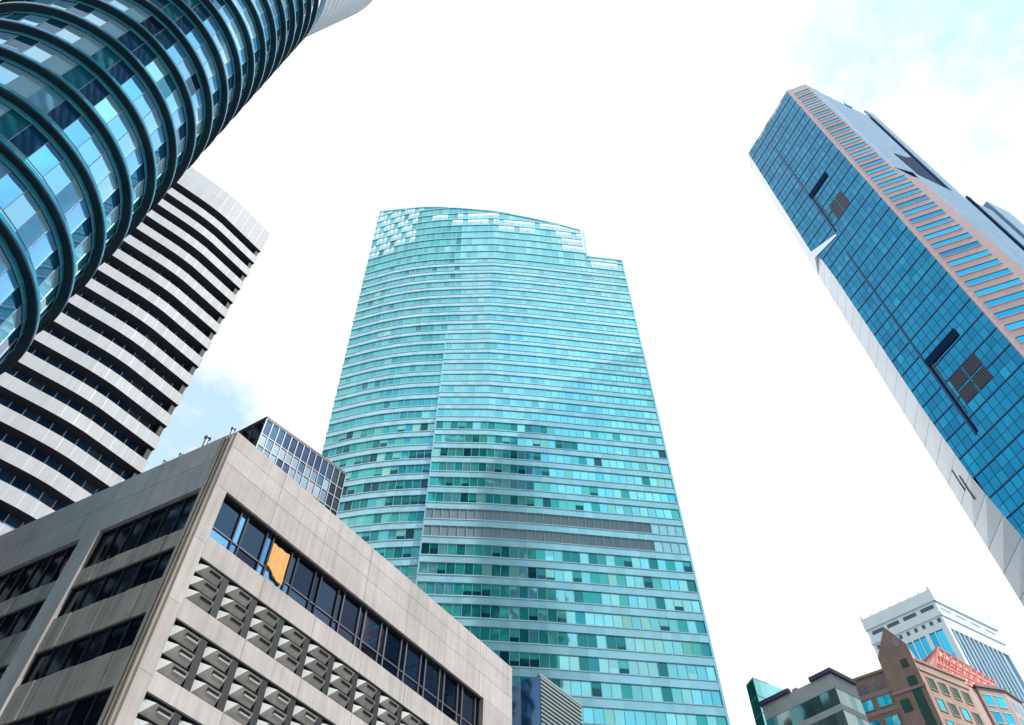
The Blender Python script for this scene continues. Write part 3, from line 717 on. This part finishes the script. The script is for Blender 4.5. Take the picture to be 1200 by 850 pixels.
        mb.poly([FL.p(.5, 0, -.1), FL.p(FL.len, 0, -.1), FL.p(FL.len, 142.4, -.1), FL.p(.5, 142.4, -.1)], 'steel')
        mb.build(nm, t)
    mb = MB(); box(mb, FL, 12.6, 13.5, 60, 143, 0, .35, 'navy'); mb.build('groove', t)
    mb = MB(); box(mb, FL, 19.3, FL.len+.2, 0, 146, -4, .5, 'silver'); mb.build('silver_rib', t)
right_tower()

# ================================================================== F  white crowned tower, far right
def crowned_tower():
    F1, F2, F3 = (124.3, 240.6), (142.6, 223.9), (169.8, 240.6)
    t = root('crowned_white_tower', (142.6, 223.9, 0), 'distant white tower with pinnacled crown and blue glass stripes at lower right', 'office tower')
    A = Fr(F1, F2); B = Fr(F2, F3)
    in_ = lambda F, s: F.p(s, 0)[:2]
    body = [F1, F2, F3, (150, 262), (132, 258)]
    mb = MB(); prism(mb, offset(body, -1.6, True), 0, 176, 'far_white'); mb.build('core', t)
    LA, LB = A.len, B.len
    # crown
    for F, Ln in ((A, LA), (B, LB)):
        mb = MB(); box(mb, F, -.4 if F is A else 0, Ln+.4, 173.0, 177.3, -1.5, .5, 'far_white'); mb.build('parapet', t)
        mb = MB(); box(mb, F, -.2 if F is A else 0, Ln+.2, 167.3, 168.6, -1.5, .35, 'far_white'); mb.build('cornice', t)
        n = 7 if F is A else 8
        for i in range(n+1):
            mb = MB(); s = Ln*i/n; h = 2.6 if i in (0, n) else 1.3
            q = [F.p(s-.5, 177.3, .5), F.p(s+.5, 177.3, .5), F.p(s+.5, 177.3, -.5), F.p(s-.5, 177.3, -.5)]
            ap = F.p(s, 177.3+h, 0)
            for k in range(4): mb.poly([q[k], q[(k+1) % 4], ap], 'far_white')
            mb.poly(q[::-1], 'far_white'); mb.build('pinnacle', t)
    # upper frieze with slots, left face
    mb = MB(); box(mb, A, 0, LA, 168.6, 173, -1.5, -.1, 'far_white'); box(mb, B, 0, LB, 168.6, 173, -1.5, -.1, 'far_white'); box(mb, A, 0, LA, 163, 167.3, -1.5, -.1, 'far_white'); box(mb, B, 0, LB, 163, 167.3, -1.5, -.1, 'far_white'); mb.build('frieze', t)
    for s0, s1 in ((1.4, 5.6), (7.0, 11.3), (12.9, 17.5), (19.2, 23.8)):
        mb = MB(); box(mb, A, s0, s1, 170.6, 172.0, -.2, -.04, 'far_slot'); mb.build('slot', t)
    for i in range(4):
        mb = MB(); s = 2+i*7.5; box(mb, B, s, s+5, 170.3, 171.3, -.2, -.04, 'steel'); mb.build('slot', t)
    for i in range(9):
        s = 1.6 + i*2.72; mb = MB(); box(mb, A, s-.55, s+.55, 165.2, 166.7, -.2, -.05, 'far_slot'); mb.build('square_window', t)
    # glass with white ribs
    mb = MB()
    n = 16
    for i in range(n):
        for k in range(18):
            z1 = 163 - k*9
            if z1 < 9: break
            s0, s1 = LA*i/n, LA*(i+1)/n
            mb.poly([A.p(s0, z1-9, -.6), A.p(s1, z1-9, -.6), A.p(s1, z1, -.6), A.p(s0, z1, -.6)], 'far_glass')
    mb.build('glass_wall', t)
    mb = MB(); n = 20
    for i in range(n):
        for k in range(40):
            z1 = 163 - k*4
            if z1 < 4: break
            s0, s1 = LB*i/n, LB*(i+1)/n
            mb.poly([B.p(s0, z1-4, -.6), B.p(s1, z1-4, -.6), B.p(s1, z1, -.6), B.p(s0, z1, -.6)], 'far_glass_r')
    mb.build('glass_wall', t)
    for s0, s1 in ((0, 1.6), (3.1, 3.7), (5.3, 5.9), (7.6, 8.4), (10.3, 10.7), (12.4, 12.9), (14.9, 15.2), (17.1, 18.4), (20.3, 20.6), (23.0, LA)):
        mb = MB(); box(mb, A, s0, s1, 0, 162.99, -.9, 0, 'far_white'); mb.build('rib', t)
    for s0, s1 in [(0.02, 1.6), (LB-1.4, LB)] + [(3.2+2.35*i, 3.55+2.35*i) for i in range(11)]:
        mb = MB(); box(mb, B, s0, s1, 0, 162.98, -.9, -.15 if 2 < s0 < LB-2 else 0, 'far_white'); mb.build('rib', t)
    # lower wing, right
    w = root('glass_side_tower', (175, 250, 0), 'pale blue glass tower edge partly hidden behind the white crowned tower', 'office tower')
    C1, C2, C3 = (163.5, 231.5), (171, 236), (178, 252)
    mb = MB(); prism(mb, [(158, 250), C1, C2, C3], 0, 134, 'far_glass_r'); mb.build('glass_wall', w)
    mb = MB(); F = Fr(C1, C2)
    for i in range(6): box(mb, F, i*1.6, i*1.6+.4, 0, 134.5, 0, .3, 'far_white')
    mb.build('rib', w)
crowned_tower()

# ================================================================== G  brown gabled building
def brown_building():
    K = 1.6; zz = lambda z: 1.6 + (z-1.6)*K
    G1 = (53.3, 124.3); u = Vector((.8165, -.5774))
    pt = lambda s: (G1[0]+u.x*s*K, G1[1]+u.y*s*K)
    T0, T1 = pt(6.15), pt(9.35)
    F = Fr(G1, pt(10)); R1 = (T1[0]+.866*11.5, T1[1]+.5*11.5); FR = Fr(T1, R1)
    t = root('brown_gabled_building', (*T1, 0), 'brown stone building with pointed gable tower and cyan windows at lower right', 'building')
    top = zz(49.55)
    mb = MB(); prism(mb, [G1, T0, T1, R1, (R1[0]-5, R1[1]+16), (G1[0]+6, G1[1]+16)], 0, top, 'brown'); mb.build('wall', t)
    mb = MB(); box(mb, F, -.15, 6.15*K, top+.002, top+.45, -.4, .25, 'brown'); box(mb, FR, 0, FR.len+.2, top+.002, top+.4, -.4, .25, 'brown'); mb.build('coping', t)
    mb = MB(); box(mb, F, .5*K, 6.1*K, zz(47.35), zz(47.85), -.2, .08, 'brown_pale'); box(mb, F, .5*K, 6.1*K, zz(45.5), zz(45.95), -.2, .08, 'brown_pale'); mb.build('string_course', t)
    # arched openings and cyan windows
    for s0, s1, z0 in ((1.15, 2.25, 47.95), (2.9, 4.0, 47.95), (4.6, 5.7, 47.95)):
        mb = MB(); pts = [F.p(s0*K, zz(z0), .04), F.p(s1*K, zz(z0), .04), F.p(s1*K, zz(z0+.65), .04)]
        for a in range(1, 6): 
            an = math.pi*a/6; pts.append(F.p(((s0+s1)/2+(s1-s0)/2*math.cos(an))*K, zz(z0+.65)+.45*K*math.sin(an)*.75, .04))
        pts.append(F.p(s0*K, zz(z0+.65), .04)); mb.poly(pts, 'arch_win'); w = mb.build('arched_window', t)
        f = MB(); box(f, F, (s0+s1)/2*K-.06, (s0+s1)/2*K+.06, zz(z0), zz(z0+.95), .0, .1, 'brown_pale'); f.build('mullion', w)
    def win(Fx, s0, s1, z0, z1, mat, par, two=True):
        mb = MB(); m_ = (s0+s1)/2
        for a, e in (((s0, m_-.05), (m_+.05, s1)) if two else ((s0, s1),)):
            mb.poly([Fx.p(a, z0, .04), Fx.p(e, z0, .04), Fx.p(e, z1, .04), Fx.p(a, z1, .04)], mat)
        w = mb.build('window', par)
        f = MB(); box(f, Fx, s0-.1, s1+.1, z0-.14, z0, 0, .16, 'brown_pale'); box(f, Fx, s0-.1, s1+.1, z1, z1+.1, 0, .12, 'brown_pale')
        for a in (s0-.1, s1): box(f, Fx, a, a+.1, z0, z1, 0, .12, 'brown_pale')
        if two: box(f, Fx, m_-.05, m_+.05, z0, z1, 0, .09, 'brown')
        f.build('frame', w)
    for r_ in range(8):
        dz = -2.15*r_
        for s0, s1 in ((.85, 2.05), (2.6, 3.85), (4.45, 5.7)):
            win(F, s0*K, s1*K, zz(46.15+dz), zz(47.2+dz), 'cyan_win' if (r_ < 3 or random.random() < .5) else 'green_win', t)
    # gable tower
    g0, g1, zs, za, sa = 6.15*K, 9.35*K, zz(50.8), zz(53.85), 7.95*K
    mb = MB(); D = .9
    fr = [F.p(g0, 0, D), F.p(g1, 0, D), F.p(g1, zs+.6, D), F.p(sa, za, D), F.p(g0, zs, D)]
    bk = [F.p(g0, 0, -5), F.p(g1, 0, -5), F.p(g1, zs+.6, -5), F.p(sa, za, -5), F.p(g0, zs, -5)]
    mb.poly(fr, 'brown'); mb.poly(bk[::-1], 'brown')
    for i in range(5):
        j = (i+1) % 5; mb.poly([fr[j], fr[i], bk[i], bk[j]], 'brown_pale' if i == 1 else 'brown')
    gt = mb.build('gable_tower', t)
    mb = MB()
    for s0, s1, z0, z1 in ((8.2, 8.7, 51.2, 52.6),): box(mb, F, s0*K, s1*K, zz(z0), zz(z1), D, D+.08, 'arch_win')
    mb.build('window', gt)
    mb = MB(); box(mb, F, 8.05*K, 8.75*K, zz(48.9), zz(49.8), D, D+.08, 'green_win'); mb.build('window', gt)
    mb = MB(); box(mb, F, 7.95*K, 8.85*K, 30, zz(47.9), D, D+.08, 'green_win'); mb.build('stair_window', gt)
    mb = MB(); box(mb, F, 6.5*K, 7.4*K, zz(44.6), zz(45.9), D, D+.08, 'green_win'); mb.build('window', gt)
    mb = MB(); box(mb, F, g0-.1, g1+.1, zz(46.5), zz(46.8), D, D+.22, 'brown_pale'); mb.build('string_course', gt)
    # right facade windows
    for r_ in range(6):
        for i in range(4):
            s = 1.0 + i*2.7; win(FR, s, s+1.5, top-4.6-3.6*r_, top-2.6-3.6*r_, 'green_win' if (r_ == 0 or i % 2) else 'cyan_win', t, False)
    mb = MB(); box(mb, FR, 0, FR.len, top-1.6, top-1.2, 0, .2, 'brown_pale'); mb.build('string_course', t)
    # red lattice roof
    rr = root('red_lattice_roof', (74, 121, 78), 'red steel lattice roof rising behind the brown gabled building', 'roof structure')
    Ap, Br, Lb, Rb = Vector((73.8, 121.3, 84.7)), Vector((87.3, 131.7, 84.6)), Vector((69.8, 118.8, 78.6)), Vector((83.4, 127.2, 78.9))
    off = Vector((-4.5, 7, 0)); Lc, Rc = Lb+off*1.3, Rb+off*1.3
    def bar(mb, p, q, r, mat):
        d = (q-p).normalized(); s = d.cross(Vector((0, 0, 1))).normalized()*r; w = d.cross(s).normalized()*r
        mb.hexa([p-s-w, p+s-w, p+s+w, p-s+w], [q-s-w, q+s-w, q+s+w, q-s+w], mat)
    mb = MB(); back_ = Vector((-.12, .18, -.1))
    mb.poly([Lb+back_, Rb+back_, Br+back_, Ap+back_], 'pinkish'); mb.poly([Lc, Lb+back_, Ap+back_], 'pinkish'); mb.poly([Rc, Lc, Ap+back_, Br+back_], 'pinkish'); mb.build('infill_panel', rr)
    mb = MB(); n = 9
    for i in range(n+1):
        f = i/n; lo = Lb.lerp(Rb, f); hi = Ap.lerp(Br, f); bar(mb, lo, hi, .09, 'red')
        if i < n: bar(mb, lo, Ap.lerp(Br, (i+1)/n), .06, 'red'); bar(mb, hi, Lb.lerp(Rb, (i+1)/n), .06, 'red')
    for f in (0, .33, .66, 1): bar(mb, Lb.lerp(Ap, f), Rb.lerp(Br, f), .11, 'red')
    for i in range(4):
        f = i/3; bar(mb, Lc.lerp(Lb, f), Ap, .13, 'red')
    bar(mb, Lc, Lb, .15, 'red'); mb.build('lattice', rr)
    mb = MB(); prism(mb, [(Lb.x, Lb.y), (Rb.x, Rb.y), (Rc.x, Rc.y), (Lc.x, Lc.y)], 70, 78.4, 'brown_pale'); mb.build('base', rr)
    # small block to the right with blue windows
    q = root('small_pink_block', (80, 124.5, 0), 'small pale pink block with blue windows under a thin dark eave at lower right corner', 'building')
    p0, p1, p2 = (78.4, 123.6), (83.4, 124.9), (87.6, 128.4); h = 78.6
    mb = MB(); prism(mb, [p0, p1, p2, (84, 135), (76, 131)], 0, h, 'brown_pale'); mb.build('wall', q)
    mb = MB(); prism(mb, offset([p0, p1, p2, (84, 135), (76, 131)], .35, True), h+.002, h+.4, 'grey_frame'); mb.build('eave', q)
    Fa = Fr(p0, p1)
    for r_ in range(5):
        for s in (.5, 2.7):
            mb = MB(); z1 = h-1.3-3.0*r_; mb.poly([Fa.p(s, z1-1.9, .03), Fa.p(s+1.5, z1-1.9, .03), Fa.p(s+1.5, z1, .03), Fa.p(s, z1, .03)], 'far_glass'); w = mb.build('window', q)
            f = MB(); box(f, Fa, s-.1, s+1.6, z1, z1+.12, 0, .12, 'far_white'); box(f, Fa, s-.1, s+1.6, z1-2.02, z1-1.9, 0, .12, 'far_white'); f.build('frame', w)
    Fb = Fr(p1, p2)
    for r_ in range(5):
        for s in (.8, 3.2):
            mb = MB(); z1 = h-1.3-3.0*r_; mb.poly([Fb.p(s, z1-1.9, .03), Fb.p(s+1.4, z1-1.9, .03), Fb.p(s+1.4, z1, .03), Fb.p(s, z1, .03)], 'far_glass'); mb.build('window', q)
brown_building()

# ================================================================== H  teal and grey glass pair left of the brown building
def teal_pair():
    t = root('teal_glass_tower', (39.7, 119.6, 0), 'small bright teal glass tower with sharp corner, leftmost of the low buildings at right', 'office building')
    a, b, c = (39.0, 121.9), (39.7, 119.6), (46.5, 123.5)
    mb = MB(); prism(mb, offset([a, b, c, (44, 131)], -.2, True), 0, 77.4, 'dark'); mb.build('core', t)
    for F, mat, n, nm in ((Fr(a, b), 'teal_b', 2, 'window_wall'), (Fr(b, c), 'teal_a', 6, 'window_wall')):
        mb = MB(); z = 77.6
        while z > 3:
            for i in range(n): mb.poly([F.p(F.len*i/n, z-2.9), F.p(F.len*(i+1)/n, z-2.9), F.p(F.len*(i+1)/n, z), F.p(F.len*i/n, z)], mat)
            box(mb, F, 0, F.len, z-3.0, z-2.88, -.05, .06, 'ctr_line'); z -= 3.0
        mb.build(nm, t)
    mb = MB(); prism(mb, [a, b, c, (44, 131)], 77.61, 77.9, 'ctr_line'); mb.build('roof', t)
    q = root('grey_teal_building', (45.2, 102.5, 0), 'low grey-green glass building with purple eaves between the teal tower and brown building', 'office building')
    A, K, B = (37.1, 111.0), (45.2, 102.5), (49.5, 105.6); H = 67.6
    mb = MB(); prism(mb, offset([A, K, B, (46, 116)], -.2, True), 0, H-.2, 'dark'); mb.build('core', q)
    for F in (Fr(A, K), Fr(K, B)):
        mb = MB(); n = round(F.len/1.3); z = H-2.2
        box(mb, F, 0, F.len, H-2.2, H-.002, -.2, .05, 'grey_clad')
        mb.build('parapet', q); mb = MB()
        while z > 3:
            for i in range(n): mb.poly([F.p(F.len*i/n, z-2.4), F.p(F.len*(i+1)/n, z-2.4), F.p(F.len*(i+1)/n, z), F.p(F.len*i/n, z)], 'grey_teal')
            box(mb, F, 0, F.len, z-3.3, z-2.4, -.05, .04, 'grey_clad'); z -= 3.3
        mb.build('window_wall', q)
    F = Fr(A, K); mb = MB(); box(mb, F, -.2, 5.0, H, H+.6, -.3, .45, 'purple'); box(mb, F, 5.4, 6.2, H, H+.3, -.3, .1, 'grey_clad'); mb.build('eave', q)
    mb = MB(); box(mb, F, F.len-3.2, F.len+.4, H, H+.6, -.3, .45, 'purple'); F = Fr(K, B); box(mb, F, .003, F.len, H+.004, H+.596, -.3, .45, 'purple'); mb.build('eave', q)
teal_pair()

# ================================================================== S  slatted building behind the concrete block
def slat_building():
    t = root('slatted_building', (2.84, 74.9, 0), 'dark round-cornered building with slatted screen at bottom centre before the teal skyscraper', 'building')
    A, B = (2.84, 74.9), (7.45, 80.6)
    cur = [(-5.0, 81.5), (-3.2, 78.6), (-1.0, 76.6), (.9, 75.5), (2.84, 74.9)]
    full = cur + [B, (0, 88)]
    zt = [45.0, 47.2, 48.6, 49.3, 49.6, 49.6, 47]
    mb = MB(); prism(mb, offset(full, -.35, True), 0, lambda i: zt[i]-.3 if True else 0, 'dark'); mb.build('core', t)
    mb = MB()
    for (p, z1), (q, z2) in zip(zip(cur, zt), zip(cur[1:], zt[1:])):
        z = 0
        while z < 44: mb.poly([(*p, z), (*q, z), (*q, z+4), (*p, z+4)], 'round_glass'); z += 4
        mb.poly([(*p, 44), (*q, 44), (*q, z2), (*p, z1)], 'round_glass')
    mb.build('curved_glass', t)
    F = Fr(A, B); mb = MB(); box(mb, F, 0, F.len, 0, 49.5, -.3, -.1, 'slat_back'); mb.build('screen_back', t)
    mb = MB(); z = 20
    while z < 49.5: box(mb, F, 0.02, F.len, z, z+.2, -.08, .1, 'slat'); z += .45
    box(mb, F, -.1, F.len+.05, 49.5, 49.75, -.3, .14, 'slat'); mb.build('slatted_screen', t)
slat_building()
def rear_tower():
    t = root('dark_office_tower', (-10, -22, 0), 'dark tower behind the viewpoint, seen as the dark reflection in the teal skyscraper', 'office tower')
    for x0, x1, h in ((-22, 34.5, 262), (35, 50, 188)):
        F = Fr((x1, -22), (x0, -22)); ln = F.len
        mb = MB(); prism(mb, [(x1, -22.4), (x0, -22.4), (x0, -60), (x1, -60)], 0, h, 'dark'); mb.build('core', t)
        mb = MB(); z = 0
        while z < h-4:
            box(mb, F, 0, ln, z, z+1.4, -.4, .15, 'slat_back'); z += 4
        box(mb, F, 0, ln, h-3, h, -.4, .15, 'slat'); mb.build('spandrel', t)
        mb = MB(); z = 1.4
        while z < h-4:
            n = int(ln/3)
            for i in range(n): mb.poly([F.p(ln*i/n, z), F.p(ln*(i+1)/n, z), F.p(ln*(i+1)/n, z+2.6), F.p(ln*i/n, z+2.6)], 'round_glass' if random.random() < .75 else 'grey_teal')
            z += 4
        mb.build('window_band', t)
rear_tower()

print('objects', len(bpy.data.objects))
